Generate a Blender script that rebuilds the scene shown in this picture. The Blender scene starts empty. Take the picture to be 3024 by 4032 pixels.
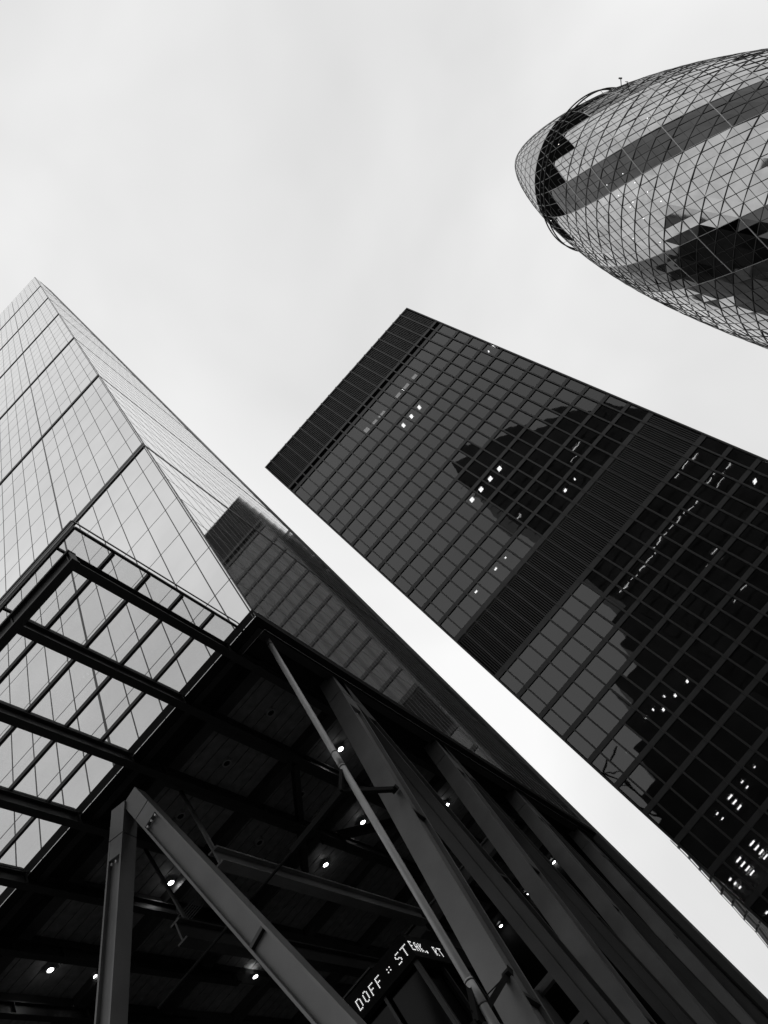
import bpy, math, random
from mathutils import Vector, Matrix
random.seed(7)
SC = bpy.context.scene
COL = SC.collection
ZO = 1.6            # eye height; all heights below are given above the eye, +1.6 to the ground

# ---------------------------------------------------------------- camera
F_PX, W_PX, H_PX = 3048.66, 3024.0, 4032.0
RIGHT = Vector((0.65886288, 0.53121942, -0.53264025))
DOWN = Vector((-0.75110888, 0.50375698, -0.42669))
FWD = Vector((0.04165522, 0.68120102, 0.7309104))
cam_d = bpy.data.cameras.new('camera'); cam = bpy.data.objects.new('camera', cam_d); COL.objects.link(cam)
cam.matrix_world = Matrix(((RIGHT.x, -DOWN.x, -FWD.x, 0), (RIGHT.y, -DOWN.y, -FWD.y, 0), (RIGHT.z, -DOWN.z, -FWD.z, ZO), (0, 0, 0, 1)))
cam_d.sensor_width = 36; cam_d.sensor_fit = 'AUTO'; cam_d.lens = 36 * F_PX / H_PX
cam_d.clip_start = 0.1; cam_d.clip_end = 5000
SC.camera = cam
SC.render.resolution_x, SC.render.resolution_y = 768, 1024

# ---------------------------------------------------------------- sky, overcast and colourless
w = bpy.data.worlds.new('World'); SC.world = w; w.use_nodes = True
nt = w.node_tree; nt.nodes.clear()
out = nt.nodes.new('ShaderNodeOutputWorld'); bg = nt.nodes.new('ShaderNodeBackground')
sky = nt.nodes.new('ShaderNodeTexSky'); sky.sky_type = 'NISHITA'; sky.sun_disc = False
sky.sun_elevation = math.radians(38); sky.sun_rotation = math.radians(262); sky.dust_density = 5
bw = nt.nodes.new('ShaderNodeRGBToBW')
mixf = nt.nodes.new('ShaderNodeMix'); mixf.data_type = 'FLOAT'; mixf.inputs[0].default_value = 0.985; mixf.inputs[3].default_value = 9.15
tc = nt.nodes.new('ShaderNodeTexCoord')
nz = nt.nodes.new('ShaderNodeTexNoise'); nz.inputs['Scale'].default_value = 2.1; nz.inputs['Detail'].default_value = 4; nz.inputs['Roughness'].default_value = .45; nz.inputs['Distortion'].default_value = .4
mr = nt.nodes.new('ShaderNodeMapRange'); mr.inputs[1].default_value = .3; mr.inputs[2].default_value = .7; mr.inputs[3].default_value = .79; mr.inputs[4].default_value = 1.07
mul = nt.nodes.new('ShaderNodeMath'); mul.operation = 'MULTIPLY'
nt.links.new(sky.outputs[0], bw.inputs[0]); nt.links.new(bw.outputs[0], mixf.inputs[2])
mpn = nt.nodes.new('ShaderNodeMapping'); mpn.inputs['Location'].default_value = (-7.85, 4.65, 1.64)
nt.links.new(tc.outputs['Generated'], mpn.inputs[0]); nt.links.new(mpn.outputs[0], nz.inputs['Vector']); nt.links.new(nz.outputs['Fac'], mr.inputs[0])
nt.links.new(mixf.outputs[0], mul.inputs[0]); nt.links.new(mr.outputs[0], mul.inputs[1])
nt.links.new(mul.outputs[0], bg.inputs[0]); bg.inputs[1].default_value = 0.1
nt.links.new(bg.outputs[0], out.inputs[0])
sd = bpy.data.lights.new('sun', 'SUN'); sd.energy = 0.5; sd.angle = math.radians(20)
so = bpy.data.objects.new('sun', sd); COL.objects.link(so)
so.rotation_euler = Vector((math.sin(math.radians(262)) * .79, math.cos(math.radians(262)) * .79, .615)).to_track_quat('Z', 'Y').to_euler()
SC.view_settings.view_transform = 'Standard'; SC.view_settings.look = 'None'
SC.view_settings.exposure = 0; SC.view_settings.gamma = 1
SC.cycles.max_bounces = 10; SC.cycles.transparent_max_bounces = 16

# ---------------------------------------------------------------- helpers
def V(*a): return Vector(a)
def px(p):
    """where a point falls in the photograph (only used to rank which panes show largest)"""
    q = Vector(p); z = q.dot(FWD)
    if z < 1: return None
    return (F_PX * q.dot(RIGHT) / z + W_PX / 2, F_PX * q.dot(DOWN) / z + H_PX / 2)
def area(ps):
    q = [px(p) for p in ps]
    if any(a is None for a in q): return 0
    cx = sum(a[0] for a in q) / len(q); cy = sum(a[1] for a in q) / len(q)
    if not (0 < cx < W_PX and 0 < cy < H_PX): return 0
    s = 0
    for i in range(len(q)):
        a, b = q[i], q[(i + 1) % len(q)]; s += a[0] * b[1] - a[1] * b[0]
    return abs(s) / 2
class MB:
    def __init__(s): s.v = []; s.f = []
    def poly(s, pts):
        n = len(s.v); s.v += [tuple(p) for p in pts]; s.f.append(tuple(range(n, n + len(pts)))); return s
    def box(s, a, b):
        (x0, y0, z0), (x1, y1, z1) = a, b
        x0, x1 = min(x0, x1), max(x0, x1); y0, y1 = min(y0, y1), max(y0, y1); z0, z1 = min(z0, z1), max(z0, z1)
        n = len(s.v)
        s.v += [(x0, y0, z0), (x1, y0, z0), (x1, y1, z0), (x0, y1, z0), (x0, y0, z1), (x1, y0, z1), (x1, y1, z1), (x0, y1, z1)]
        s.f += [tuple(n + i for i in q) for q in ((0, 3, 2, 1), (4, 5, 6, 7), (0, 1, 5, 4), (1, 2, 6, 5), (2, 3, 7, 6), (3, 0, 4, 7))]
        return s
    def slab(s, pts, off):
        """polygon given thickness by the offset vector"""
        n = len(s.v); k = len(pts); off = Vector(off)
        s.v += [tuple(p) for p in pts] + [tuple(Vector(p) + off) for p in pts]
        s.f.append(tuple(range(n, n + k))); s.f.append(tuple(range(n + 2 * k - 1, n + k - 1, -1)))
        for i in range(k):
            j = (i + 1) % k; s.f.append((n + j, n + i, n + k + i, n + k + j))
        return s
    def bar(s, p, q, u, wu, wv):
        """rectangular bar from p to q; wu across direction u, wv across the other"""
        p, q = Vector(p), Vector(q); d = (q - p).normalized(); u = Vector(u); u = (u - d * u.dot(d)).normalized(); v = d.cross(u)
        a = u * wu / 2; b = v * wv / 2
        n = len(s.v); 
        for c in (p, q): s.v += [tuple(c + a + b), tuple(c - a + b), tuple(c - a - b), tuple(c + a - b)]
        s.f += [tuple(n + i for i in t) for t in ((0, 1, 2, 3), (7, 6, 5, 4), (0, 4, 5, 1), (1, 5, 6, 2), (2, 6, 7, 3), (3, 7, 4, 0))]
        return s
    def tube(s, pts, r, k=12, closed=False, smooth=True):
        pts = [Vector(p) for p in pts]; n0 = len(s.v); m = len(pts); prev = None
        for i, p in enumerate(pts):
            if closed: d = pts[(i + 1) % m] - pts[i - 1]
            else: d = pts[min(i + 1, m - 1)] - pts[max(i - 1, 0)]
            d.normalize()
            u = (d.cross(V(0, 0, 1)) if abs(d.z) < .9 else d.cross(V(0, 1, 0))).normalized() if prev is None else (prev - d * prev.dot(d)).normalized()
            prev = u; v = d.cross(u)
            rr = r[i] if isinstance(r, (list, tuple)) else r
            for j in range(k):
                a = 2 * math.pi * j / k; s.v.append(tuple(p + u * math.cos(a) * rr + v * math.sin(a) * rr))
        for i in range(m if closed else m - 1):
            for j in range(k):
                a = n0 + i * k + j; b = n0 + i * k + (j + 1) % k
                c = n0 + ((i + 1) % m) * k + (j + 1) % k; d_ = n0 + ((i + 1) % m) * k + j
                s.f.append((a, b, c, d_))
        if not closed:
            s.f.append(tuple(n0 + j for j in reversed(range(k)))); s.f.append(tuple(n0 + (m - 1) * k + j for j in range(k)))
        return s
    def build(s, name, mat, parent=None, base=None, smooth=False):
        b = Vector(parent['_b']) if parent is not None else Vector(base or (0, 0, 0))
        me = bpy.data.meshes.new(name)
        me.from_pydata([(x - b.x, y - b.y, z + ZO - b.z) for x, y, z in s.v], [], s.f)
        if isinstance(mat, (list, tuple)):
            for m_ in mat: me.materials.append(m_)
        else: me.materials.append(mat)
        me.update()
        if smooth:
            for p in me.polygons: p.use_smooth = len(p.vertices) == 4
        o = bpy.data.objects.new(name, me); COL.objects.link(o)
        if parent is not None: o.parent = parent
        else: o.location = b
        o['_b'] = tuple(b)
        return o
def tag(o, label=None, cat=None, group=None, kind=None):
    if label: o['label'] = label
    if cat: o['category'] = cat
    if group: o['group'] = group
    if kind: o['kind'] = kind
    return o
def thing(name, base, label, cat, group=None):
    o = bpy.data.objects.new(name, None); COL.objects.link(o); o.location = base; o['_b'] = tuple(base)
    return tag(o, label, cat, group)

# ---------------------------------------------------------------- materials
def newmat(name):
    m = bpy.data.materials.new(name); m.use_nodes = True; t = m.node_tree; t.nodes.clear()
    o = t.nodes.new('ShaderNodeOutputMaterial'); return m, t, o
def paint(name, col, rough=.5, metal=0., var=.12, scale=1.5, spec=.5, bump=0.):
    m, t, o = newmat(name); p = t.nodes.new('ShaderNodeBsdfPrincipled')
    c = t.nodes.new('ShaderNodeTexCoord'); n = t.nodes.new('ShaderNodeTexNoise'); n.inputs['Scale'].default_value = scale; n.inputs['Detail'].default_value = 6
    r = t.nodes.new('ShaderNodeMapRange'); r.inputs[1].default_value = .3; r.inputs[2].default_value = .7
    r.inputs[3].default_value = col * (1 - var); r.inputs[4].default_value = col * (1 + var)
    t.links.new(c.outputs['Object'], n.inputs['Vector']); t.links.new(n.outputs['Fac'], r.inputs[0]); t.links.new(r.outputs[0], p.inputs['Base Color'])
    p.inputs['Roughness'].default_value = rough; p.inputs['Metallic'].default_value = metal; p.inputs['Specular IOR Level'].default_value = spec
    if bump:
        b = t.nodes.new('ShaderNodeBump'); b.inputs['Strength'].default_value = bump; b.inputs['Distance'].default_value = .02
        n2 = t.nodes.new('ShaderNodeTexNoise'); n2.inputs['Scale'].default_value = 30; t.links.new(c.outputs['Object'], n2.inputs['Vector'])
        t.links.new(n2.outputs['Fac'], b.inputs['Height']); t.links.new(b.outputs[0], p.inputs['Normal'])
    t.links.new(p.outputs[0], o.inputs[0]); return m
def mirror_glass(name, f0, rough=.03, bump=.0, bscale=.4, stretch=(1, 1, 1), var=.05, edge=1.0, tilt=False):
    """coated facade glass: metallic-like reflection, faint roller-wave distortion, slight pane to pane tint"""
    m, t, o = newmat(name); p = t.nodes.new('ShaderNodeBsdfPrincipled')
    c = t.nodes.new('ShaderNodeTexCoord'); mp = t.nodes.new('ShaderNodeMapping'); mp.inputs['Scale'].default_value = stretch
    t.links.new(c.outputs['Object'], mp.inputs[0])
    n = t.nodes.new('ShaderNodeTexNoise'); n.inputs['Scale'].default_value = .35; n.inputs['Detail'].default_value = 3
    r = t.nodes.new('ShaderNodeMapRange'); r.inputs[1].default_value = .3; r.inputs[2].default_value = .7
    r.inputs[3].default_value = f0 * (1 - var); r.inputs[4].default_value = f0 * (1 + var)
    t.links.new(c.outputs['Object'], n.inputs['Vector']); t.links.new(n.outputs['Fac'], r.inputs[0])
    gi = t.nodes.new('ShaderNodeNewGeometry'); mu = t.nodes.new('ShaderNodeMath'); mu.operation = 'MULTIPLY'
    r2 = t.nodes.new('ShaderNodeMapRange'); r2.inputs[3].default_value = 1 - var; r2.inputs[4].default_value = 1 + var
    t.links.new(gi.outputs['Random Per Island'], r2.inputs[0]); t.links.new(r.outputs[0], mu.inputs[0]); t.links.new(r2.outputs[0], mu.inputs[1])
    t.links.new(mu.outputs[0], p.inputs['Base Color'])
    p.inputs['Metallic'].default_value = 1; p.inputs['Roughness'].default_value = rough
    nn_ = None
    if tilt:      # each pane is set at its own slight angle (face attribute)
        at = t.nodes.new('ShaderNodeAttribute'); at.attribute_name = 'tilt'; va = t.nodes.new('ShaderNodeVectorMath'); vn = t.nodes.new('ShaderNodeVectorMath'); vn.operation = 'NORMALIZE'
        t.links.new(gi.outputs['Normal'], va.inputs[0]); t.links.new(at.outputs['Vector'], va.inputs[1]); t.links.new(va.outputs[0], vn.inputs[0]); nn_ = vn
    if bump:
        b = t.nodes.new('ShaderNodeBump')
        if nn_: t.links.new(nn_.outputs[0], b.inputs['Normal']); b.inputs['Strength'].default_value = 1; b.inputs['Distance'].default_value = bump
        n2 = t.nodes.new('ShaderNodeTexNoise'); n2.inputs['Scale'].default_value = bscale; n2.inputs['Detail'].default_value = 1.5
        t.links.new(mp.outputs[0], n2.inputs['Vector']); t.links.new(n2.outputs['Fac'], b.inputs['Height']); t.links.new(b.outputs[0], p.inputs['Normal'])
    t.links.new(p.outputs[0], o.inputs[0]); return m
def window_glass(name, tint, refl0, refl90, bump=0., bscale=.5):
    """pane one can see into: tinted transmission plus a Fresnel-like reflection"""
    m, t, o = newmat(name); tr = t.nodes.new('ShaderNodeBsdfTransparent'); tr.inputs[0].default_value = (tint, tint, tint, 1)
    g = t.nodes.new('ShaderNodeBsdfGlossy'); g.inputs['Roughness'].default_value = .015; g.inputs[0].default_value = (1, 1, 1, 1)
    lw = t.nodes.new('ShaderNodeLayerWeight'); lw.inputs[0].default_value = .5
    pw = t.nodes.new('ShaderNodeMath'); pw.operation = 'POWER'; pw.inputs[1].default_value = 3
    r = t.nodes.new('ShaderNodeMapRange'); r.inputs[3].default_value = refl0; r.inputs[4].default_value = refl90
    mx = t.nodes.new('ShaderNodeMixShader')
    t.links.new(lw.outputs['Facing'], pw.inputs[0]); t.links.new(pw.outputs[0], r.inputs[0]); t.links.new(r.outputs[0], mx.inputs[0])
    t.links.new(tr.outputs[0], mx.inputs[1]); t.links.new(g.outputs[0], mx.inputs[2])
    if bump:
        c = t.nodes.new('ShaderNodeTexCoord'); gi = t.nodes.new('ShaderNodeNewGeometry'); b = t.nodes.new('ShaderNodeBump'); b.inputs['Distance'].default_value = bump
        n2 = t.nodes.new('ShaderNodeTexNoise'); n2.noise_dimensions = '4D'; n2.inputs['Scale'].default_value = bscale; n2.inputs['Detail'].default_value = 1
        wv = t.nodes.new('ShaderNodeMath'); wv.operation = 'MULTIPLY'; wv.inputs[1].default_value = 1.0
        t.links.new(gi.outputs['Random Per Island'], wv.inputs[0]); t.links.new(wv.outputs[0], n2.inputs['W'])
        t.links.new(c.outputs['Object'], n2.inputs['Vector']); t.links.new(n2.outputs['Fac'], b.inputs['Height']); t.links.new(b.outputs[0], g.inputs['Normal'])
    t.links.new(mx.outputs[0], o.inputs[0]); return m
def glow(name, e):
    m, t, o = newmat(name); p = t.nodes.new('ShaderNodeEmission'); p.inputs[0].default_value = (1, 1, 1, 1); p.inputs[1].default_value = e
    t.links.new(p.outputs[0], o.inputs[0]); return m

M_south = mirror_glass('silver_glass', .66, .02, .004, .5, var=.045)
M_east = mirror_glass('side_glass', .84, .05, .003, .5, (1, 1, .25), var=.03)
M_frame = paint('black_frame', .012, .45)
M_seam = paint('grey_seal', .09, .5)
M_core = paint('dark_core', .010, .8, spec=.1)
M_seam2 = paint('pale_grey_seal', .2, .5)
M_reargrey = paint('rear_steel_grey', .075, .5, scale=.2)
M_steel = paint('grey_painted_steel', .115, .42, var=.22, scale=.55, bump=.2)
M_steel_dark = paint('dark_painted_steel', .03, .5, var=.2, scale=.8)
M_steel_shade = paint('shaded_painted_steel', .055, .5, var=.2, scale=.6, spec=.3, bump=.1)  # column steel with the shade of the leaning legs put into its colour
M_pipe = paint('pipe_grey', .3, .38, var=.12, scale=1.2)
M_black = paint('black_steel', .015, .5, spec=.4)
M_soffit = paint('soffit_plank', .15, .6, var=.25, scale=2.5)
M_trim = paint('bright_aluminium', .7, .25, metal=.9)
M_canglass = window_glass('canopy_glass', .88, .06, .5)
M_lamp = glow('lamp_lens', 25)
M_lampring = paint('lamp_rim', .25, .4)
M_led = glow('led_dots', 1.0)
M_tglass = window_glass('tinted_window', .16, .066, .40, .004, .6)
M_tspan = paint('bronze_spandrel', .030, .4, var=.15, scale=.4, spec=.35)
M_tmull = paint('bronze_mullion', .030, .4, var=.1, spec=.35)
M_tfin = paint('louvre_fin', .042, .5, var=.2, scale=.4)
M_tside = paint('side_mullion_bronze', .06, .7, var=.5, scale=.15, spec=.1)
M_tint = paint('office_ceiling', .22, .8)
M_tlit = glow('ceiling_light_tube', 45)
M_tdim = glow('blind_glow', 7)
M_glight = mirror_glass('pale_tower_glass', .48, .04, .003, .5, var=.10, tilt=True)
M_gdark = mirror_glass('dark_spiral_glass', .085, .04, .003, .5, var=.10, tilt=True)
M_gblack = paint('crown_black_glass', .006, .5, var=.2, spec=.0)
M_glens = mirror_glass('crown_lens_glass', .42, .05, .002, .5)
M_gline = paint('dark_lattice', .022, .5)
M_gpale = paint('pale_seam_metal', .42, .4)
M_pale = paint('pale_stone', .62, .6)
M_paleg = mirror_glass('pale_block_glass', .42, .08)
M_far = paint('dark_office_wall', .065, .35, var=.6, scale=.12)
M_farg = mirror_glass('dark_office_glass', .012, .12, .01, .8)

# ---------------------------------------------------------------- ground
me = MB().box((-900, -900, -ZO - .3), (900, 900, -ZO))
tag(me.build('ground', paint('asphalt', .05, .9, scale=.5)), kind='structure')
me = MB().box((-60, -6, -ZO), (120, 76, -ZO + .12))
tag(me.build('pavement', paint('granite_paving', .16, .8, scale=.4)), kind='structure')

# ================================================================ SLANTED GLASS TOWER
S0, SK = 17.812, .1852              # south face: y = S0 + SK*z
XE = -5.785                         # east face
XW = -54.0
ZB = 26.1                           # underside
LH = 29.35
LV = [26.07 + LH * k for k in range(7)]
ZT = 231.5
def sy(z): return S0 + SK * z
def rear(z):                        # north end of the glazed side
    return 66.3 - 3.6 * min(1, max(0, (z - 20) / 85.))
LT = thing('slanted_glass_tower', (-30, 45, 0), 'tall wedge-shaped tower of pale mirror glass leaning back above a dark steel-framed open base', 'skyscraper')
nS = V(0, -1, SK).normalized()
xs = [XE, XE - 1.149]
while xs[-1] > XW: xs.append(xs[-1] - 1.6)
zs = [26.07 + LH / 7 * k for k in range(50)]
panels = []
for i in range(len(xs) - 1):
    for j in range(49):
        z0, z1 = zs[j], min(zs[j + 1], ZT)
        jit = random.uniform(-.004, .004)
        q = [V(xs[i + 1] + .02, sy(z0 + .02), z0 + .02), V(xs[i] - .02, sy(z0 + .02), z0 + .02), V(xs[i] - .02, sy(z1 - .02), z1 - .02), V(xs[i + 1] + .02, sy(z1 - .02), z1 - .02)]
        panels.append((area(q) if z0 > 25 else 0, q, M_south, -nS * .03))
for j in range(49):
    z0, z1 = zs[j] + .02, min(zs[j + 1], ZT) - .02
    ya = sy(z0)
    k0 = int(math.ceil((sy(z1) - 20.) / 1.5 + .2)); yr0, yr1 = rear(z0), rear(z1)
    y = 20. + 1.5 * k0
    ys = []
    while y < min(yr0, yr1) - .5: ys.append(y); y += 1.5
    if ys:
        q = [V(XE, sy(z0), z0), V(XE, ys[0] - .015, z0), V(XE, ys[0] - .015, z1), V(XE, sy(z1), z1)]
        panels.append((area(q), q, M_east, V(-.03, 0, 0)))
        for a, b in zip(ys[:-1], ys[1:]):
            d = random.gauss(0, .0022); e = random.gauss(0, .0022)
            q = [V(XE + d, a + .015, z0), V(XE - d + e, b - .015, z0), V(XE - d - e, b - .015, z1), V(XE + d, a + .015, z1)]
            q = [V(XE, a + .015, z0), V(XE, b - .015, z0), V(XE, b - .015, z1), V(XE, a + .015, z1)]
            panels.append((area(q), q, M_east, V(-.03, 0, 0)))
        q = [V(XE, ys[-1] + .015, z0), V(XE, yr0, z0), V(XE, yr1, z1), V(XE, ys[-1] + .015, z1)]
        panels.append((area(q), q, M_east, V(-.03, 0, 0)))
panels.sort(key=lambda a: -a[0])
for a, q, m, off in panels[:100]:
    MB().slab(q, off).build('glass_panel', m, LT)
rest = MB(); mi = []
for a, q, m, off in panels[100:]:
    n = len(rest.f); rest.slab(q, off); mi += [0 if m is M_south else 1] * (len(rest.f) - n)
o = rest.build('glass_panel', [M_south, M_east], LT); tag(o, kind='stuff')
for p, i in zip(o.data.polygons, mi): p.material_index = i
# dark body behind the glass
b = MB()
zz = [27.7, 60, 105, ZT - .3]
for z0, z1 in zip(zz[:-1], zz[1:]):
    ring0 = [V(XE - .1, sy(z0) + .12, z0), V(XE - .1, rear(z0) - .05, z0), V(XW, rear(z0) - .05, z0), V(XW, sy(z0) + .12, z0)]
    ring1 = [V(XE - .1, sy(z1) + .12, z1), V(XE - .1, rear(z1) - .05, z1), V(XW, rear(z1) - .05, z1), V(XW, sy(z1) + .12, z1)]
    for k in range(4):
        b.poly([ring0[k], ring0[(k + 1) % 4], ring1[(k + 1) % 4], ring1[k]])
    if z0 == zz[0]: b.poly(ring0[::-1])
    if z1 == zz[-1]: b.poly(ring1)
b.build('wall', M_core, LT)
# rear steel frame: recess, then the grey end column with braces
r_ = MB()
for z0, z1 in ((-1.6, 20), (20, 105), (105, ZT - .4)):
    a0, a1 = rear(z0), rear(z1)
    n = len(r_.v)
    for yy0, yy1, x0 in ((1.1, 3.2, XE + .05),):
        P = [V(x0, a0 + yy0, z0), V(x0, a0 + yy1, z0), V(x0 - 6, a0 + yy1, z0), V(x0 - 6, a0 + yy0, z0)]
        Q = [V(x0, a1 + yy0, z1), V(x0, a1 + yy1, z1), V(x0 - 6, a1 + yy1, z1), V(x0 - 6, a1 + yy0, z1)]
        for k in range(4): r_.poly([P[k], P[(k + 1) % 4], Q[(k + 1) % 4], Q[k]])
        r_.poly(Q)
r_.build('rear_column', M_reargrey, LT)
r2 = MB()
for z0, z1 in ((-1.6, 20), (20, 105), (105, ZT - 2)):
    a0, a1 = rear(z0), rear(z1)
    P = [V(XE - .5, a0 - .05, z0), V(XE - .5, a0 + 1.2, z0), V(XE - 5, a0 + 1.2, z0), V(XE - 5, a0 - .05, z0)]
    Q = [V(XE - .5, a1 - .05, z1), V(XE - .5, a1 + 1.2, z1), V(XE - 5, a1 + 1.2, z1), V(XE - 5, a1 - .05, z1)]
    for k in range(4): r2.poly([P[k], P[(k + 1) % 4], Q[(k + 1) % 4], Q[k]])
r2.build('recess', M_core, LT)
for k in range(7):
    z0 = LV[k]; z1 = min(LV[k] + LH, ZT); a = rear(z0); c = rear(z1); zm = (z0 + z1) / 2; mdl = rear(zm)
    MB().bar((XE - .2, a + .1, z0), (XE - .2, mdl + 1.2, zm), (1, 0, 0), .5, .55).bar((XE - .2, mdl + 1.2, zm), (XE - .2, c + .1, z1), (1, 0, 0), .5, .55).build('brace', M_reargrey, LT)
# roof cap
MB().box((XW, sy(ZT) + .2, ZT - .3), (XE - .1, 62.6, ZT - .05)).build('roof', M_pale, LT)
# mega-frame bands
for z in LV[1:]:
    t = .40 if z < 60 else .28
    MB().slab([V(XE + .04, sy(z - t) - .09, z - t), V(XW, sy(z - t) - .09, z - t), V(XW, sy(z - t * .15) - .09, z - t * .15), V(XE + .04, sy(z - t * .15) - .09, z - t * .15)], nS * -.2).build('storey_band', M_frame, LT)
    MB().slab([V(XE + .04, sy(z + t * .15) - .09, z + t * .15), V(XW, sy(z + t * .15) - .09, z + t * .15), V(XW, sy(z + t) - .09, z + t), V(XE + .04, sy(z + t) - .09, z + t)], nS * -.2).build('storey_band', M_frame, LT)
    e = .32 if z < 60 else .2
    MB().slab([V(XE + .03, sy(z - e) + .1, z - e), V(XE + .03, rear(z) + .3, z - e), V(XE + .03, rear(z) + .3, z + e), V(XE + .03, sy(z + e) + .1, z + e)], V(-.2, 0, 0)).build('storey_band', M_frame, LT)
# thin glazing lines of the south face
g = MB()
for i, x in enumerate(xs[1:], 1):
    wd = .14 if i == 6 else .055
    for z0, z1 in zip(LV, LV[1:] + [ZT]):
        g.bar((x, sy(z0 + .3), z0 + .3), (x, sy(z1 - .3), z1 - .3), (1, 0, 0), wd, .03)
g.build('mullion_lines', M_frame, LT)
g = MB()
for z in zs:
    if min(abs(z - l) for l in LV) < .5: continue
    g.bar((XE, sy(z), z), (XW, sy(z), z), nS, .016, .045)
g.build('transom_lines', M_seam, LT)
# east face lines
g = MB()
for k in range(2, 31):
    y = 20. + 1.5 * k; zmax = min((y - S0) / SK, ZT)
    if y < 62.4: g.bar((XE + .003, y, ZB + .4), (XE + .003, y, zmax), (1, 0, 0), .010, .03)
for z in zs:
    if min(abs(z - l) for l in LV) < .5: continue
    g.bar((XE + .005, sy(z), z), (XE + .005, rear(z), z), (1, 0, 0), .010, .03)
g.build('side_glazing_lines', M_seam2, LT)
# ridge trim where the two faces meet
for dx, dy, m in ((.03, .10, M_frame), (-.10, -.04, M_frame), (.02, -.03, M_seam)):
    MB().bar((XE + dx, sy(ZB) + dy, ZB), (XE + dx, sy(ZT) + dy, ZT), (1, 0, 0), .035, .035).build('corner_trim', m, LT)
# bottom edge: dark fascia, bright drip edge, soffit
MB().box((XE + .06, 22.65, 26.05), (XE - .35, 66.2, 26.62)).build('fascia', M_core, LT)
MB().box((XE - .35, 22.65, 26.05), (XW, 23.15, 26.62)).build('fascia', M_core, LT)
MB().box((XE - .35, 23.15, 26.0), (XE - .75, 66.2, 26.25)).box((XE - .75, 23.15, 26.0), (XW, 23.5, 26.25)).build('soffit_edge', M_black, LT)
MB().box((-6.01, 23.4, 25.94), (-6.035, 66, 25.98)).box((-6.035, 23.4, 25.94), (-7.55, 23.425, 25.98)).build('drip_edge', M_trim, LT)
MB().box((XE + .02, 23, 26.55), (XE + .10, 66, 26.60)).build('drip_edge', M_trim, LT)
# coffered soffit
ribx = [-7.75, -11.25, -14.7, -18.1, -21.5, -24.9, -28.3, -31.7, -35.1, -38.5, -41.9, -45.3, -48.7, -52.1]
riby = [25.6, 31.85, 38.0, 44.2, 50.4, 56.6, 62.8]
s_ = MB()
for i in range(len(ribx) - 1):
    for j in range(len(riby) - 1):
        y0, y1 = riby[j] + .35, riby[j + 1] - .35
        x1, x0 = ribx[i] - .35, ribx[i + 1] + .35
        n = 7; st = (y1 - y0) / n
        for k in range(n): s_.box((x0, y0 + k * st + .03, 27.2), (x1, y0 + (k + 1) * st - .03, 27.26))
s_.build('soffit_planks', M_soffit, LT)
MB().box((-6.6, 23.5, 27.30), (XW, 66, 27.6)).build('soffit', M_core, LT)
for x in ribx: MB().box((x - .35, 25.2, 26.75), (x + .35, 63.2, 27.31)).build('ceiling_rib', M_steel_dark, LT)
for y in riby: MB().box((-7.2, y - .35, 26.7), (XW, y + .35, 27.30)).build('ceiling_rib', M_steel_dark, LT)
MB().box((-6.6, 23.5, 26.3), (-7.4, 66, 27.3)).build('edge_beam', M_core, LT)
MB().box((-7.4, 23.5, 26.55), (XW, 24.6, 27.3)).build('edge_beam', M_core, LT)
# circular unlit fittings
def disc(mb, c, r, h=.06, k=20):
    c = Vector(c); mb.slab([c + V(r * math.cos(a), r * math.sin(a), 0) for a in [2 * math.pi * i / k for i in range(k)]], V(0, 0, h)); return mb

# ---- steel frame legs
def brace(name, p, q, nrm, w=.95, d=.9, cap=1.6, mat=None, slots=(), parent=None):
    """H-shaped member: flanges a distance w apart in the frame plane, d wide along its normal, plated ends and a central web"""
    mat = mat or M_steel
    p, q = Vector(p), Vector(q); L = (q - p).length; dd = (q - p) / L; n = Vector(nrm); n = (n - dd * n.dot(dd)).normalized(); u = dd.cross(n)
    mb = MB(); tf = .09; g0 = cap * .62
    for s1 in (-1, 1):
        e = u * s1 * (w / 2 - tf / 2)
        mb.bar(p + dd * (g0 + .025) + e, q + e, n, d, tf)
    mb.bar(p + dd * cap, q, n, d - .30, w - 2 * tf - .004)
    mb.bar(p, p + dd * (g0 - .025), n, d, w)                     # head block
    mb.bar(p + dd * (g0 + .025), p + dd * cap, n, d - .01, w - 2 * tf - .004)
    mb.bar(p + dd * (g0 - .03), p + dd * (g0 + .03), n, d - .12, w - .12)
    o = mb.build(name, mat, parent)
    bm = MB()
    for s1 in (-1, 1):                                           # bolts under the head, splice slots, small holes
        for k in (-.25, 0, .25):
            c = p + dd * (cap + .08) + n * s1 * .25 + u * k
            bm.bar(c, c + dd * .1, n, .07, .07)
    bm.build('bolt', M_pale, parent)
    sl = MB()
    for t in slots:
        for s1 in (-1, 1):
            c = p + dd * t + n * s1 * (d / 2 - .09)
            MB().bar(c - dd * .07, c + dd * .07, n, .16, w - 2 * tf - .006).build('splice_plate', M_black, parent)
    return o
# east side: leaning legs and upright columns, one pair per bay
for k, (y0, yc) in enumerate(((19.17, 29.1), (29.7, 39.6), (40.9, 50.9), (52.9, 62.9))):
    yo = .48
    xc = -6.62 - .0 * k
    p = V(xc, y0 + yo + .375 * 26.3, 26.3); q = V(xc, y0 + yo - .375 * 1.6, -1.6)
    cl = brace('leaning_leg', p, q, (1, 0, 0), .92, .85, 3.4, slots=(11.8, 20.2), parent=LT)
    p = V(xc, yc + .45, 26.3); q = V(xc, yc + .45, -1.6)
    brace('upright_column', p, q, (1, 0, 0), .92, .85, 3.4, slots=(13.0, 21.0), parent=LT, mat=M_steel_shade)
    MB().box((xc - .02, yc - .075, -1.6), (xc + .03, yc - .035, 23)).build('cover_strip', M_steel_shade, LT)
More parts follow.
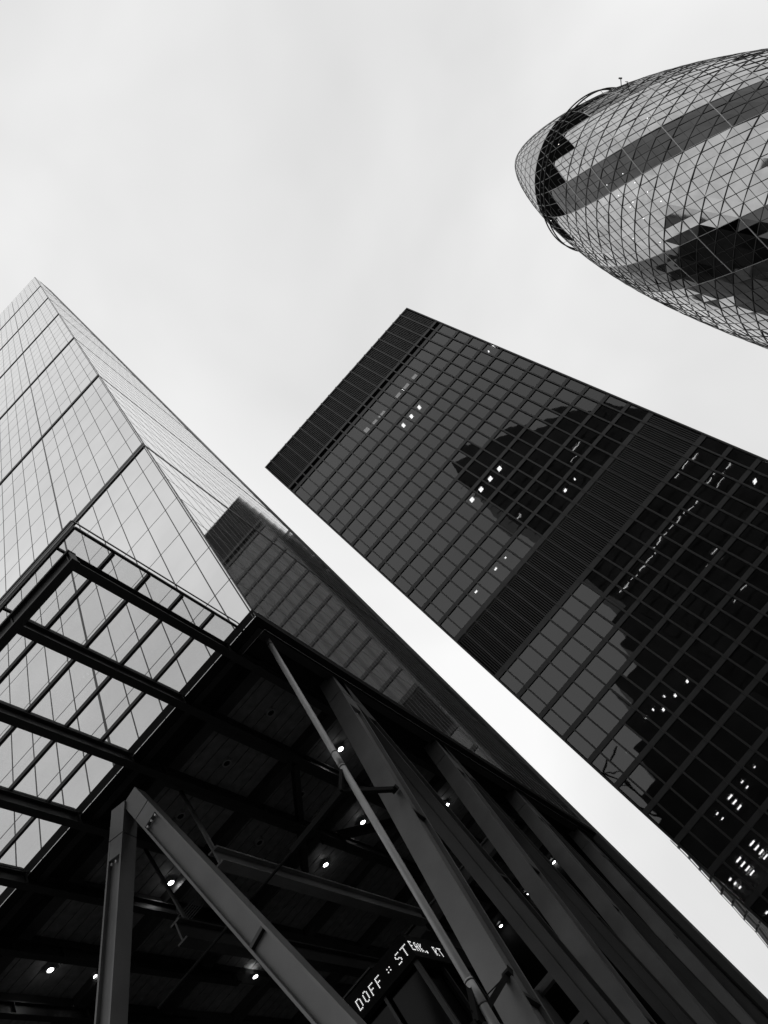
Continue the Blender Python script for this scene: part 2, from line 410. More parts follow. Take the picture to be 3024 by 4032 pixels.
# south side: A-shaped pair in the sloping plane
ns = V(0, -1, .179)
def sp(x, z, o_=0.): return V(x, 18.35 + .179 * z + o_, z)
for xa in (-14.85, -31.0, -47.0):
    brace('slanting_leg', sp(xa - .28 + .49, 24.3), sp(xa + .314 * 27.5 - .28, -1.6), ns, .84, .56, 2.4, slots=(11.2, 19.5), parent=LT)
    brace('slanting_leg', sp(xa + .13 - .49, 24.3), sp(xa - .314 * 27.5 + .13, -1.6), ns, .80, .72, 2.4, slots=(14.,), parent=LT)
# corner downpipe with collars
pt, pb = V(-6.38, 24.15, 26.4), V(-6.84, 18.5, -1.6); dp = (pb - pt)
def on(t): return pt + dp * t
pip = MB().tube([pt, pb], .12, 24).build('downpipe', M_pipe, LT, smooth=True)
for z in (25.6, 17.6, 16.8, 8.1, 7.45):
    t = (26.4 - z) / 28.; a = on(t)
    big = z in (16.8, 7.45)
    MB().tube([a, a + dp.normalized() * .05], .128, 24).build('collar', M_black, pip, smooth=True)
for z in (17.2, 7.8):
    t = (26.4 - z) / 28.
    MB().tube([on(t - .012), on(t + .012)], .127, 24).build('sleeve', M_pipe, pip, smooth=True)
# brackets that tie the pipe to the leaning leg, and tension rods running west
for z, yb, zb in ((16.3, 25.7, 16.5), (7.6, 22.9, 8.2)):
    e = on((26.4 - z) / 28.) + V(-.05, 0, -.3)
    el = V(-6.95, e.y - .3, z - .45)
    m = MB().bar(on((26.4 - z - .5) / 28.), el, (1, 0, 0), .16, .16).bar(el, V(-6.3, yb - .55, zb), (0, 0, 1), .16, .16).bar(el + V(0, 0, .3), V(-6.3, yb - .55, zb), (0, 0, 1), .03, .03)
    m.bar(V(-6.3, yb - .75, zb - .12), V(-6.3, yb - .45, zb + .1), (1, 0, 0), .25, .2)
    m.bar(el, el + V(-2.6, .1, 0), (0, 0, 1), .2, .2).tube([el + V(-2.6, .1, 0), el + V(-9.5, .3, .1)], .05, 8)
    m.build('pipe_bracket', M_core, LT)
# horizontal steel inside the base
def hbeam(p, q, h=.75, wd=.5, mat=None, name='floor_beam'):
    p, q = Vector(p), Vector(q); m = MB(); up = V(0, 0, 1)
    m.bar(p + up * (h / 2), q + up * (h / 2), up, .08, wd).bar(p - up * (h / 2), q - up * (h / 2), up, .08, wd).bar(p, q, up, h - .09, .08)
    return m.build(name, mat or M_steel_dark, LT)
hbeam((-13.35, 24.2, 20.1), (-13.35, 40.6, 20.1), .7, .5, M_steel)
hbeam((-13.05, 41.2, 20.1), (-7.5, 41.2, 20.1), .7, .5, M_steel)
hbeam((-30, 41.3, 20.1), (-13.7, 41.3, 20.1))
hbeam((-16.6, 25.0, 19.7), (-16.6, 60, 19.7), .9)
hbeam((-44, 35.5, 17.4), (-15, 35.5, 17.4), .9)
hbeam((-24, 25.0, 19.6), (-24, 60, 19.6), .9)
MB().tube([(-14.94, 26.88, 26.6), (-13.5, 24.6, 20.5)], .10, 10).build('strut', M_steel, LT, smooth=True)
MB().tube([(-18.3, 27.6, 26.6), (-16.7, 26.0, 20.2)], .09, 10).build('strut', M_steel_dark, LT, smooth=True)
for a, c in (((-11.3, 31.9, 26.7), (-16.5, 38, 26.0)), ((-14.7, 38, 26.5), (-11.0, 44, 26.3)), ((-18.1, 31.9, 26.6), (-22, 38, 26.0))):
    MB().bar(a, c, (0, 0, 1), .5, .3).build('cross_beam', M_black, LT)
# small balustrade of thin wires
rl = MB()
for k in range(6): rl.bar((-18.0 - .03 * k, 27.2 + .16 * k, 22), (-16.8 - .03 * k, 27.2 + .16 * k, 22), (0, 0, 1), .015, .025)
rl.build('balustrade_wires', M_steel, LT)
# inner lift core behind everything
MB().box((-44, 55, -1.6), (-17.5, 61.5, 27.2)).build('core_wall', paint('core_wall_grey', .03, .6, scale=.3), LT)
MB().box((-54.5, 24, -1.6), (-54, 66, 27.2)).build('core_wall', M_core, LT)
MB().box((-54, 66.6, -1.6), (-6.9, 66.9, 27.65)).build('core_wall', M_core, LT)

# ---- glass canopy in front of the base
CZ = 26.9
CN = MB().box((-6.78, 13.70, CZ - .09), (-36, 13.80, CZ + .05)).box((-6.86, 13.80, CZ - .09), (-6.76, 23.2, CZ + .05)).build('glass_canopy', M_black, LT)
MB().box((-6.66, 13.60, CZ + .10), (-6.70, 23.2, CZ + .20)).box((-6.70, 13.56, CZ + .10), (-36, 13.60, CZ + .20)).build('gutter_rail', M_black, CN)
rails = [-7.80, -10.74, -14.16, -17.60, -21.04, -24.44, -27.84, -31.24]
pys = [15.66, 17.53, 19.42, 21.33, 23.2]
for x in rails:
    MB().box((x - .05, 13.8, CZ - .1), (x + .05, 23.2, CZ + .03)).build('glazing_rail', M_black, CN)
for y in pys:
    MB().box((-6.86, y - .075, CZ - .17), (-7.75, y + .075, CZ - .02)).build('purlin', M_black, CN)
    for k in range(len(rails) - 1):
        MB().box((rails[k] - .42 if k else rails[k] - .4, y - .07, CZ - .20), (rails[k + 1] + .05, y + .07, CZ - .02)).build('purlin', M_black, CN)
edges = [-6.86] + rails
for a, c in zip(edges[:-1], edges[1:]):
    yy = [13.8] + pys
    for y0, y1 in zip(yy[:-1], yy[1:]):
        MB().box((a - .02, y0 + .02, CZ + .04), (c + .02, y1 - .02, CZ + .065)).build('glass_pane', M_canglass, CN)
# canopy beams run on under the soffit
bx = [-7.70, -10.70, -14.05, -17.45, -20.85, -24.25, -27.65, -31.05]
for x in bx:
    m = MB(); y0, y1 = 13.95, (60. if x > -20 else 40.)
    m.box((x - .18, y0, 25.64), (x + .18, y1, 25.69)).box((x - .18, y0, 26.27), (x + .18, y1, 26.32)).box((x - .03, y0, 25.69), (x + .03, y1, 26.27))
    m.build('canopy_beam', M_black, CN)
    for y in (22.6, 24.6, 27.4, 31.8):
        MB().box((x - .17, y, 25.70), (x + .17, y + .04, 26.26)).build('stiffener', M_steel_dark, CN)
m = MB().box((-7.48, 13.86, 25.62), (-36, 14.22, 25.70)).box((-7.48, 13.86, 26.26), (-36, 14.22, 26.34)).box((-7.6, 14.0, 25.70), (-36, 14.06, 26.26))
m.build('edge_girder', M_black, CN)
for y in (14.3,):
    MB().box((-7.5, 13.9, 25.71), (-7.54, 14.18, 26.25)).build('end_plate', M_steel_dark, CN)
MB().box((-7.9, 23.22, 26.55), (-36, 23.26, 26.75)).build('flashing', M_black, CN)
MB().box((-7.9, 23.20, 26.50), (-36, 23.23, 26.54)).build('flashing', M_steel_dark, CN)

# ---- downlights in the soffit (unlit ones too)
lamps = [((-9.66, 34.55), 'lit round downlight in the dark ceiling beside the upper part of the slanting corner pipe'),
         ((-13.04, 40.85), 'lit round downlight between the corner pipe and the long thin horizontal rod'),
         ((-16.41, 40.80), 'lit round downlight above the grey horizontal beam, halfway between the two big leg groups'),
         ((-20.04, 31.15), 'lit round downlight with a wide glow above thin stair wires, between the two slanting legs'),
         ((-26.20, 28.63), 'lit round downlight farthest to the left in the dark ceiling'),
         ((-26.24, 31.56), 'lit round downlight touching the left side of the left slanting leg'),
         ((-24.50, 42.30), 'lit round downlight below the long right-hand slanting leg, nearest the bottom of the photo'),
         ((-9.70, 47.00), 'small lit downlight seen between the first and second pair of side columns, near the top'),
         ((-9.86, 65.83), 'small lit downlight seen between the second and third pair of side columns'),
         ((-13.15, 65.92), 'small lit downlight in the gap left of the second leaning leg'),
         ((-16.66, 65.95), 'faint lit downlight in the narrow gap right of the first leaning leg')]
for (x, y), lab in lamps:
    zl = -.40 if x == -24.50 else 0.
    t = thing('ceiling_lamp', (x, y, 27.0 + ZO), lab, 'ceiling light', 'round downlights in the dark soffit')
    disc(MB(), (x, y, 27.02 + zl), .15, .05).build('lamp_lens', M_lamp, t)
    pl = bpy.data.lights.new('lamp_light', 'POINT'); pl.energy = 4; pl.shadow_soft_size = .08
    po = bpy.data.objects.new('lamp_light', pl); COL.objects.link(po); po.parent = t; po.location = (0, 0, -.12 + zl)
    rg = MB(); k = 20; 
    for i in range(k):
        a, c = 2 * math.pi * i / k, 2 * math.pi * (i + 1) / k
        rg.slab([V(x + .15 * math.cos(a), y + .15 * math.sin(a), 27.0 + zl), V(x + .20 * math.cos(a), y + .20 * math.sin(a), 27.0 + zl), V(x + .20 * math.cos(c), y + .20 * math.sin(c), 27.0 + zl), V(x + .15 * math.cos(c), y + .15 * math.sin(c), 27.0 + zl)], V(0, 0, .2))
    rg.build('lamp_rim', M_lampring, t)
for (x, y), lab in (((-9.66, 28.43), 'unlit round ceiling lamp nearest the upper end of the corner pipe'), ((-12.96, 28.43), 'unlit round ceiling lamp in the second ceiling bay from the glass canopy'), ((-12.94, 34.55), 'unlit round ceiling lamp just left of the black pipe bracket'), ((-16.4, 28.43), 'unlit round ceiling lamp above the thin strut next to the right-hand slanting leg'), ((-16.4, 34.55), 'unlit round ceiling lamp hidden in the dark above the grey horizontal beam')):
    t = thing('ceiling_lamp', (x, y, 27.0 + ZO), lab, 'ceiling light', 'unlit downlights in the soffit')
    disc(MB(), (x, y, 27.04), .17, .05).build('lamp_lens', M_core, t)
    rg = MB(); k = 20
    for i in range(k):
        a, c = 2 * math.pi * i / k, 2 * math.pi * (i + 1) / k
        rg.slab([V(x + .17 * math.cos(a), y + .17 * math.sin(a), 27.0), V(x + .24 * math.cos(a), y + .24 * math.sin(a), 27.0), V(x + .24 * math.cos(c), y + .24 * math.sin(c), 27.0), V(x + .17 * math.cos(c), y + .17 * math.sin(c), 27.0)], V(0, 0, .2))
    rg.build('lamp_rim', M_lampring, t)

# ---- hanging kiosk with its running LED text
KX, KY = -12.0, 33.0
KB = thing('ticker_kiosk', (-15, 37, 15.0 + ZO - 4), 'black glazed box hung inside the open base with running dot-matrix lettering round its upper edge', 'display box')
MB().box((-19, KY + .02, 15.45), (KX - .02, 41, 16.6)).build('display_band', M_core, KB)
MB().box((-18.9, KY + .5, 11.2), (KX - .5, 40.5, 15.45)).build('cabin', M_farg, KB)
MB().box((-19, KY + .1, 11.0), (KX - .1, 41, 11.25)).build('floor_plate', M_steel_dark, KB)
for x in (-18.5, -16.4, -14.3, KX - .25): MB().box((x - .07, KY + .25, 11.2), (x + .07, KY + .4, 15.45)).build('post', M_steel_dark, KB)
for y in (KY + .3, 35.8, 38.4, 40.8): MB().box((KX - .4, y - .07, 11.2), (KX - .25, y + .07, 15.45)).build('post', M_steel_dark, KB)
for k, (x, y, z) in enumerate(((-15.2, 35.4, 12.2), (-12.9, 36.2, 13.6), (-14.6, 38, 13.0))):
    disc(MB(), (x, y, z), .10 + .03 * (k == 0), .04).build('spot_lamp', M_lamp, KB)
MB().box((-16.6, 32.7, 10.6), (-7.2, 33.1, 10.9)).box((-12.4, 30.6, 9.2), (-12.1, 41, 9.5)).box((-16.6, 30.2, 8.2), (-7.2, 30.5, 8.5)).build('support_rail', M_steel_dark, KB)
for k in range(5):
    MB().box((-15.6 + 1.7 * k, 30.3, 8.3), (-15.5 + 1.7 * k, 33.0, 10.8)).build('support_rib', M_steel_dark, KB)
GL = {'D': '1110 1001 1001 1001 1001 1001 1110', 'O': '0110 1001 1001 1001 1001 1001 0110', 'F': '1111 1000 1000 1110 1000 1000 1000',
      'S': '0111 1000 1000 0110 0001 0001 1110', 'T': '11111 00100 00100 00100 00100 00100 00100', 'E': '1111 1000 1000 1110 1000 1000 1111',
      'A': '0110 1001 1001 1111 1001 1001 1001', 'K': '1001 1010 1100 1000 1100 1010 1001', '.': '00 00 00 00 00 11 11', 'R': '1110 1001 1001 1110 1100 1010 1001', ':': '00 00 11 00 11 00 00', '*': '000 000 101 000 101 000 000'}
def led(ch, org, ux):
    org = Vector(org); ux = Vector(ux); d = MB(); nn = ux.cross(V(0, 0, 1))
    for r, row in enumerate(GL[ch].split()):
        for c_, v in enumerate(row):
            if v == '1':
                c = org + ux * (c_ * .072) + V(0, 0, (6 - r) * .068)
                d.tube([c, c + nn * .012], .027, 8)
    return d
wd = {}
def word(txt, face):
    for ch, s in txt:
        if face == 's': a = led(ch, (s, KY - .0, 15.76), (1, 0, 0))
        else: a = led(ch, (KX + .0, s, 15.76), (0, 1, 0))
        a.build('letter', M_led, KB)
word([('D', -15.40), ('O', -14.98), ('F', -14.56), ('F', -14.14)], 's')
word([('*', -13.45)], 's')
word([('S', -12.85), ('T', -12.47)], 's')
word([('E', -12.30 + .22)], 's') if 0 else None
word([('E', 33.05), ('A', 33.48), ('K', 33.9), ('.', 34.3)], 'e')
word([('R', 35.2), ('T', 35.65)], 'e')
word([('E', 36.6)], 'e')

# ================================================================ DARK OFFICE TOWER
TY = 79.4; X0, X1 = -2.2, 36.36
ST = thing('dark_office_tower', (17, 97, 0), 'dark square office tower with bronze grid of windows and two bands of vertical louvres', 'skyscraper')
rows = [105.45] + [100.74 - 3.735 * k for k in range(12)]      # spandrel lines above the middle louvres
rowsL = [51.6 - .0] + [47.8 - 3.76 * k for k in range(13)]
mull = [-.63 + 1.96 * k for k in range(19)]
colx = [X0 + .12] + mull + [X1 - .12]
wins = []
hb = .29
def row_windows(zt, zb, first=False):
    for a, b_ in zip(colx[:-1], colx[1:]):
        q = [V(a + .07, TY + .12, zb), V(b_ - .07, TY + .12, zb), V(b_ - .07, TY + .12, zt), V(a + .07, TY + .12, zt)]
        t = random.gauss(0, .009); s = random.gauss(0, .007)
        q = [q[0] + V(0, t, 0), q[1] + V(0, s, 0), q[2] + V(0, -t, 0), q[3] + V(0, -s - 0, 0)]
        q[3] = q[0] + q[2] - q[1]
        wins.append((area(q), q))
for r0, r1 in list(zip(rows[:-1], rows[1:])) + list(zip(rowsL[:-1], rowsL[1:])):
    row_windows(r0 - hb, r1 + hb)
wins.sort(key=lambda a: -a[0])
for a, q in wins[:100]: MB().slab(q, V(0, .02, 0)).build('window', M_tglass, ST)
m = MB()
for a, q in wins[100:]: m.slab(q, V(0, .02, 0))
tag(m.build('window', M_tglass, ST), kind='stuff')
for z in rows[1:-1] + rowsL[1:]:
    MB().box((X0 + .02, TY - .02, z - hb), (X1 - .02, TY + .35, z + hb)).build('spandrel', M_tspan, ST)
MB().box((X0 + .02, TY - .03, 105.1), (X1 - .02, TY + .35, 105.85)).build('spandrel', M_tspan, ST)
MB().box((X0 + .02, TY - .03, 106.85), (X1 - .02, TY + .35, 107.4)).build('spandrel', M_tspan, ST)
MB().box((X0 + .02, TY - .03, 59.3), (X1 - .02, TY + .35, 60.05)).build('spandrel', M_tspan, ST)
MB().box((X0 + .02, TY - .03, 51.2), (X1 - .02, TY + .35, 51.95)).build('spandrel', M_tspan, ST)
for x in mull:
    MB().box((x - .10, TY - .12, 1.), (x + .10, TY - .021, 116.62)).build('mullion', M_tmull, ST)
for x in (X0, X1):
    MB().box((x - .10, TY - .15, -1.6), (x + .10, TY + .4, 116.4)).build('corner_post', M_tmull, ST)
MB().box((X0, TY + .55, 105.86), (X1, TY + .9, 116.3)).build('louvre_backing', M_core, ST)
MB().box((X0, TY + .55, 51.96), (X1, TY + .9, 59.3)).build('louvre_backing', M_core, ST)
for zl, zh in ((107.41, 116.2), (51.96, 59.29)):
    fin = MB()
    for c0, c1 in zip(colx[:-1], colx[1:]):
        n = max(4, round((c1 - c0) / .28))
        for k in range(1, n):
            x = c0 + (c1 - c0) * k / n; fin.box((x - .04, TY + .02, zl), (x + .04, TY + .24, zh))
    fin.build('louvre_fins', M_tfin, ST)
MB().box((X0 - .05, TY - .1, 116.2), (X1 + .05, TY + 37, 116.5)).build('roof', M_tspan, ST)
# inside: floor slabs, back wall; side and rear walls
fl = MB()
for z in rows[1:] + rowsL + [105.1]:
    fl.box((X0 + .2, TY + .36, z - .25), (X1 - .2, TY + 9, z + .25))
fl.build('floor_slab', M_tint, ST)
MB().box((X0 + .2, TY + 9, -1.6), (X1 - .2, TY + 9.2, 105)).build('inner_wall', paint('office_inner', .05, .8), ST)
MB().box((X0, TY + .45, -1.6), (X0 + .18, TY + 37, 116.2)).build('side_wall', M_core, ST)
for k in range(18):
    y = TY + 1.9 + 1.96 * k
    MB().box((X0 - .17 - .05 * (k % 3), y - .1, -1.6), (X0 - .01, y + .1, 116.3)).build('side_mullion', M_tside, ST)
for z in rows[1:-1] + rowsL[1:]:
    MB().box((X0 - .08, TY + .45, z - hb), (X0 - .005, TY + 37, z + hb)).build('side_spandrel', M_core, ST)
MB().box((X1 - .18, TY + .45, -1.6), (X1, TY + 37, 116.2)).build('side_wall', M_tspan, ST)
MB().box((X0, TY + 37, -1.6), (X1, TY + 37.2, 116.2)).build('rear_wall', M_tspan, ST)
# ceiling lights behind the panes; each measured on the glass plane, then carried back to its ceiling
allz = sorted(rows + rowsL)
lit = [(34.13, 102.64, .10, .12), (30.19, 102.62, .10, .12), (28.27, 102.65, .10, .12), (35.09, 91.54, .2, .15), (21.57, 95.24, .5, .3), (19.64, 95.23, .5, .3), (17.71, 95.24, .5, .3), (19.72, 73.25, .6, .3), (17.8, 73.31, .6, .3),
       (15.83, 73.31, .6, .3), (13.91, 73.31, .6, .3), (33.56, 42.73, .45, .3), (10.75, 34.1, .25, .25), (8.84, 34.1, .25, .25), (6.95, 34.1, .25, .25), (5.19, 34.93, .12, .2), (8.1, 34.9, .12, .2), (6.3, 34.9, .16, .2), (1.29, 34.1, .12, .15),
       (4.3, 24.17, .55, .16), (4.2, 23.61, .55, .16), (4.09, 23.03, .55, .16), (4.26, 62.21, .4, .12), (8.14, 62.22, .4, .12), (10.07, 62.21, .2, .1), (-.22, 102.82, .25, .2), (21.76, 62.03, .4, .2), (23.68, 62.05, .2, .15),
       (.43, 20.4, .6, .17), (.38, 19.92, .6, .17), (.36, 19.44, .6, .17), (.33, 18.97, .6, .17), (2.33, 20.41, .6, .17), (2.3, 19.92, .6, .17), (2.25, 19.44, .6, .17), (2.17, 18.96, .6, .17),
       (-1.38, 19.93, .3, .2), (-1.36, 19.44, .3, .2), (-1.33, 18.97, .3, .2), (-1.4, 16.29, .3, .2), (6.1, 24.2, .3, .1), (6.0, 23.6, .3, .12), (2.35, 24.1, .3, .08), (2.3, 23.5, .3, .08), (7.9, 24.2, .2, .08)]
for x, z, lx, lz in lit:
    up = [a for a in allz if a > z]; zc = up[0] - .27
    s = zc / z; y = TY * s; xx = x * s
    if y > TY + 8.8 or y < TY + .5: y = max(TY + .6, min(y, TY + 8.5)); s = y / TY; xx = x * s; zc = z * s
    MB().box((xx - lx / 2, y - lz * 1.2, zc - .05), (xx + lx / 2, y + lz * 1.2, zc)).build('office_light', M_tlit, ST)
for x, z in ((25.96, 102.04), (23.91, 101.97), (21.84, 102.0), (17.77, 101.88), (15.81, 101.9), (13.87, 102.3)):
    MB().box((x - .75 + .3 * math.sin(x), TY + .5, z - .75 + .2 * math.cos(3 * x)), (x + .4, TY + .6, z + .45)).build('glowing_blind', M_tdim, ST)  # blinds glow themselves; room light on them is put into the material
# ================================================================ ROUNDED TOWER
AX, AY = 105.628, 116.154
GC = (176.298, .59457, 2.42616, -3.82613, 1.61092)
def gp(z):
    t = max(GC[0] - z, 0) / 100.; r = math.sqrt(max(0, (GC[1] * t + GC[2] * t * t + GC[3] * t ** 3 + GC[4] * t ** 4) * 1000))
    if z < 80: r = min(r, 28.1 + .4 * (80 - z) / 20 if z > 60 else 28.5 - (60 - z) / 62 * 4.2)
    return r
RD = thing('rounded_glass_tower', (AX, AY, 0), 'bullet-shaped round tower with diagonal lattice glazing and dark spiral bands', 'skyscraper')
def gpt(z, deg, off=0.):
    r = gp(z) + off; a = math.radians(deg); return V(AX + r * math.sin(a), AY + r * math.cos(a), z)
FH = 4.17; K0, K1 = -23, 14
def rz(k): return 95.25 + FH * k
mats = [M_glight, M_gdark, M_gblack, M_glens]
def gclass(z, th):
    if z > rz(14): return 3
    k = (z - rz(10)) / FH
    if k > 0:
        # saw-toothed lower edge of the black crown band
        d = (th + 10.) % 20. - 10.    # teeth point down at -170,-150,...: shift by ten
        d = abs(((th + 150.) + 10) % 20 - 10)
        if k * 5. > d: return 2
    u = (th - (-160.4) - (z - 111.7) * 5 / FH) % 60.
    return 1 if u < 20. else 0
cells = []
for k in range(K0, K1):
    z0, z1 = rz(k), rz(k + 1); zm = (z0 + z1) / 2
    for j in range(72):
        a0, a1 = 5. * j + .2 * 0 - 180, 5. * j + 5 - 180; am = (a0 + a1) / 2
        t1, t2 = random.gauss(0, .045), random.gauss(0, .045)
        A, B, C_, D_ = gpt(z0, a0, -t1), gpt(z0, a1, t2 * .5), gpt(z1, a1 + 5, t1), gpt(z1, a1, -t2 * .5)
        N_, M2 = (A + D_) / 2, (B + C_) / 2
        pcs = [((A, B, N_), z0 + FH / 6, a0 + 2.5), ((N_, B, M2, D_), zm, am + 2.5), ((D_, M2, C_), z1 - FH / 6, a1 + 2.5)]
        cells.append((area([A, B, C_, D_]) if V(A.x - AX, A.y - AY, 0).dot(V(-A.x, -A.y, -A.z)) > 0 else 0, [(t, gclass(z, th)) for t, z, th in pcs]))
cells.sort(key=lambda a: -a[0])
def gcell(mb, mi, tri, tl):
    g3 = tuple(random.gauss(0, .028) for _ in range(3))
    for t, c in tri: mb.poly(list(t)[::-1]); mi.append(c); tl.append(g3)
def settilt(o, tl):
    at = o.data.attributes.new('tilt', 'FLOAT_VECTOR', 'FACE')
    for i, g3 in enumerate(tl): at.data[i].vector = g3
for a, tri in cells[:100]:
    mb, mi, tl = MB(), [], []; gcell(mb, mi, tri, tl); o = mb.build('glass_panel', mats, RD); settilt(o, tl)
    for p, i in zip(o.data.polygons, mi): p.material_index = i
mb, mi, tl = MB(), [], []
for a, tri in cells[100:]: gcell(mb, mi, tri, tl)
o = tag(mb.build('glass_panel', mats, RD), kind='stuff'); settilt(o, tl)
for p, i in zip(o.data.polygons, mi): p.material_index = i
# lens dome
crz = [rz(14), 157.3, 161.0, 164.6, 168.0, 171.0, 173.6, 175.4, 176.25]
mb = MB()
for k in range(len(crz) - 1):
    for j in range(36):
        a0, a1 = 10. * j, 10. * j + 10; o0 = 5. * (k % 2); o1 = 5. * ((k + 1) % 2)
        if k % 2 == 0:
            mb.poly([gpt(crz[k], a0), gpt(crz[k + 1], a0 + 5), gpt(crz[k], a1)]); mb.poly([gpt(crz[k], a1), gpt(crz[k + 1], a0 + 5), gpt(crz[k + 1], a1 + 5)])
        else:
            mb.poly([gpt(crz[k], a0 + 5), gpt(crz[k + 1], a1), gpt(crz[k], a1 + 5)]); mb.poly([gpt(crz[k], a0 + 5), gpt(crz[k + 1], a0), gpt(crz[k + 1], a1)])
mb.build('lens_dome', M_glens, RD)
cl = MB()
for k in range(len(crz) - 1):
    for j in range(36):
        a0 = 10. * j + 5. * (k % 2)
        cl.bar(gpt(crz[k], a0, .02), gpt(crz[k], a0 + 10, .02), (0, 0, 1), .12, .05)
        cl.bar(gpt(crz[k], a0, .02), gpt(crz[k + 1], a0 + 5, .02), (0, 0, 1), .12, .05)
        cl.bar(gpt(crz[k], a0, .02), gpt(crz[k + 1], a0 - 5, .02), (0, 0, 1), .12, .05)
cl.build('dome_lattice', M_seam, RD)
# floor rings and the two families of spiral ribs
def strip(mb, p, q, wd, th=.06):
    n = ((p + q) / 2 - V(AX, AY, (p.z + q.z) / 2)).normalized(); mb.bar(p, q, n, th, wd)
rg, nw, crp = MB(), MB(), MB(); pals = {}
def pal_(key): return pals.setdefault(key, MB())
for k in range(K0, K1 + 1):
    z = rz(k); inc = k > 10
    for j in range(72):
        a = 5. * j - 180
        if k <= 10: strip(rg, gpt(z, a, .03), gpt(z, a + 5, .03), .16, .12)
        elif k == 14 or k == 12: strip(rg, gpt(z, a, .03), gpt(z, a + 5, .03), .10, .05)
        if k < K1:
            z2 = rz(k + 1)
            u = (a - (-160.4) - (z - 111.7) * 5 / FH) % 60.
            edge = min(u, 60 - u) < 1.2 or abs(u - 20) < 1.2
            if k < 10 or (k < 12 and gclass(z + 2, a + 2.5) != 2):
                if edge: strip(pal_(('n', (j - k) % 72)), gpt(z, a, .045), gpt(z2, a + 5, .045), .10, .14)
                else: strip(nw, gpt(z, a, .03), gpt(z2, a + 5, .05), .055, .09)
                us = (a + 10.8 + (z - 103.6) * 5 / FH) % 20.
                if min(us, 20 - us) < 1.2 and (u < 22): strip(pal_(('s', (j + k) % 72, (j - k + 2) // 12)), gpt(z, a, .05), gpt(z2, a - 5, .05), .14, .14)
                else: strip(nw, gpt(z, a, .035), gpt(z2, a - 5, .05), .055, .09)
            else:
                if j % 2 == k % 2:
                    strip(crp, gpt(z, a, .04), gpt(z2, a + 5, .04), .09, .08); strip(crp, gpt(z, a, .04), gpt(z2, a - 5, .04), .09, .08)
rg.build('floor_rings', M_gline, RD); nw.build('diagonal_lattice', M_gline, RD); [m_.build('pale_seam', M_gpale, RD) for m_ in pals.values()]; crp.build('crown_lattice', M_seam2, RD)
# maintenance rails round the crown
for zr, rr in ((148.0, 18.15), (146.3, 18.5)):
    MB().tube([V(AX + rr * math.sin(a), AY + rr * math.cos(a), zr) for a in [2 * math.pi * i / 120 for i in range(120)]], .17, 8, closed=True).build('crown_rail', M_black, RD, smooth=True)
for i in range(20):
    a = math.radians(18 * i + 4); r0 = gp(146.5) - .1
    MB().tube([V(AX + 18.15 * math.sin(a), AY + 18.15 * math.cos(a), 148), V(AX + r0 * math.sin(a), AY + r0 * math.cos(a), 146.5)], .05, 6).build('rail_bracket', M_seam, RD)
for zc, ac in ((137.5, 160), (131.0, 172.)):
    p = gpt(zc, ac, .0); q = gpt(zc, ac, 1.6)
    MB().tube([p, q], .09, 6).tube([q - V(0, 0, .3), q + V(0, 0, .5)], .18 if zc > 135 else .06, 8).build('aerial', M_black, RD)
for zc, ac in ((117.6, -139), (113.5, -136), (109.4, -133.2), (105.4, -130.6), (113, -128), (121.8, -133), (117.6, -129.4), (113.6, -125.7), (109.5, -122.2), (104.6, -114), (112.4, -112), (117.0, -164), (144.9, -153), (168.5, -150), (147.3, -94)):
    p = gpt(zc, ac, .03)
    n = (p - V(AX, AY, p.z)).normalized(); MB().tube([p, p + n * .04], .11, 10).build('window_light', glow('tiny_lamp', 1.6) if zc == 117.6 and ac == -139 else bpy.data.materials['tiny_lamp'], RD)

# ================================================================ PALE BLOCK
PB = thing('pale_block', (0, 170, 0), 'pale building with light framed panels peeping out behind the dark tower at bottom right', 'building')
E_ = [(-3.78, 124.94), (-3.96, 129.0), (-4.27, 135.8), (-4.73, 143.47), (-5.23, 151.82), (-5.93, 161.75), (-6.49, 172.12), (-7.4, 185.33), (-8.17, 199.46), (-9.64, 217.88), (-11.4, 238)]
PZ = 40.2
for i in range(len(E_) - 1):
    (xa, ya), (xb, yb) = E_[i], E_[i + 1]
    MB().slab([V(xa + .25, ya, PZ), V(xb + .25, yb, PZ), V(xb + 9, yb - 10, PZ), V(xa + 9, ya - 10, PZ)], V(0, 0, .3)).build('soffit_panel', M_paleg, PB)
    MB().bar((xb, yb, PZ - .05), (xb + 9, yb - 10, PZ - .05), (0, 0, 1), .35, .28).build('rib', M_pale, PB)
    MB().bar((xa, ya, PZ), (xb, yb, PZ), (0, 0, 1), .5, .12).build('edge_strip', M_pale, PB)
    MB().bar((xa + .35, ya, PZ), (xb + .35, yb, PZ), (0, 0, 1), .3, .14).build('gutter', M_seam, PB)
    MB().bar((xa + 1.15, ya - .4, PZ - .06), (xb + 1.15, yb - .4, PZ - .06), (0, 0, 1), .2, .35).build('inner_frame', M_seam, PB)
    MB().bar((xa + 1.75, ya - .4, PZ - .06), (xb + 1.75, yb - .4, PZ - .06), (0, 0, 1), .2, .2).build('inner_frame', M_pale, PB)
MB().box((4, 182, -1.6), (40, 236, PZ - .1)).build('wall', M_pale, PB)

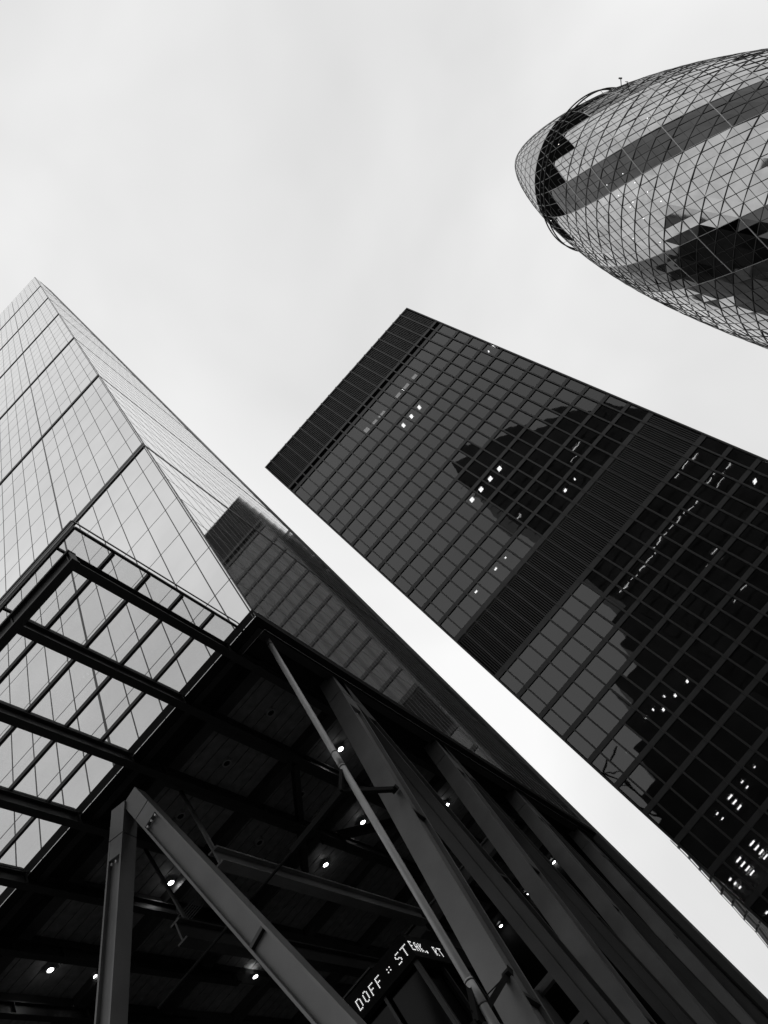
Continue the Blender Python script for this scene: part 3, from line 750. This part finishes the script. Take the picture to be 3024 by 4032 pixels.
# ================================================================ OFF-FRAME NEIGHBOURS (only mirrored in the glass), plus one added rear block
FT = thing('angular_office_tower', (65, -45, 0), 'dark angular office tower mirrored in the bronze windows of the dark tower', 'skyscraper')
def mir(pts, y, d, name, mat, par):
    return MB().slab([V(x, y, z) for x, z in pts], V(0, -d, 0)).build(name, mat, par)
mir([(34, -1.6), (34, 118), (36, 160), (36.5, 186), (40, 200), (58, 190), (74, 178), (82, 168), (86, 150), (92, 125), (98, 100), (98, -1.6)], -35, 25, 'wall', M_far, FT)
g = MB()
for z in range(4, 190, 4): g.box((34.3, -34.95, z), (40 if z > 175 else 58 if z > 160 else 80, -34.85, z + .35))
g.build('floor_lines', paint('floor_line_grey', .03, .5), FT)
g = MB()
for k in range(14):
    z = random.choice([60, 72, 84, 96, 108, 120, 140, 156]); x = random.uniform(38, 80); g.box((x, -34.84, z + 2.6), (x + random.uniform(2, 6), -34.8, z + 2.8))
for k in range(12): g.box((36 + k * 4.2, -34.84, 113.8 + (k % 3) * .1), (39.2 + k * 4.2, -34.8, 114.05 + (k % 3) * .1))
g.build('strip_lights', glow('far_strip', 6), FT)
FB = thing('stepped_office_block', (10, -40, 0), 'dark stepped office block with roof plant mirrored in the lower windows of the dark tower', 'building')
mir([(-14, -1.6), (-14, 60), (-8, 60), (-8, 66), (-3, 66), (-3, 74), (3, 74), (3, 83), (7, 83), (7, 90), (14, 90), (14, 97), (22, 97), (22, 103), (26, 103), (26, 110), (33.9, 110), (33.9, -1.6)], -35, 25, 'wall', M_far, FB)
g = MB().bar((-3, -36, 66), (-9, -36, 84), (0, 1, 0), .5, .5).bar((-9, -36, 84), (1, -36, 88), (0, 1, 0), .4, .4).bar((-3, -36, 66), (-3, -36, 80), (0, 1, 0), .7, .7).bar((-9, -36, 84), (-3, -36, 78), (0, 1, 0), .2, .2)
g.build('roof_crane', M_black, FB)
MB().box((100, -60, -1.6), (140, 40, 60)).build('wall', M_far, FB)

NT = thing('tall_office_slab', (-70, 105, 0), 'tall dark office slab mirrored in the lower right glass of the rounded tower', 'skyscraper')
MB().box((-110, 62, -1.6), (-52, 128, 272)).box((-105, 128.01, -1.6), (-52, 150, 250)).build('wall', M_far, NT)
g = MB()
for z in range(6, 258, 4): g.box((-51.98, 62.5, z), (-51.9, 149.5 if z < 245 else 127, z + .4))
g.build('floor_lines', M_reargrey, NT)

BT = thing('added_rear_block', (17, 150, 0), 'added dark block, unseen behind the bronze grid tower, darkening the side glass reflection', 'skyscraper')
MB().box((-2.0, 126, -1.6), (34, 170, 158)).build('wall', M_far, BT)  # unseen block added so the rear of the east glass mirrors something dark
g = MB()
for z in range(6, 156, 4): g.box((-2.1, 125.9, z), (34, 125.99, z + .9)); 
g.build('floor_lines', M_reargrey, BT)
g = MB()
for k in range(60): 
    x = random.uniform(-2, 12); z = random.choice(range(6, 156, 4)) + 1.5; g.box((x, 125.85, z), (x + random.uniform(.3, 1.5), 125.9, z + 1.2))
g.build('lit_windows', glow('far_window', 1.6), BT)
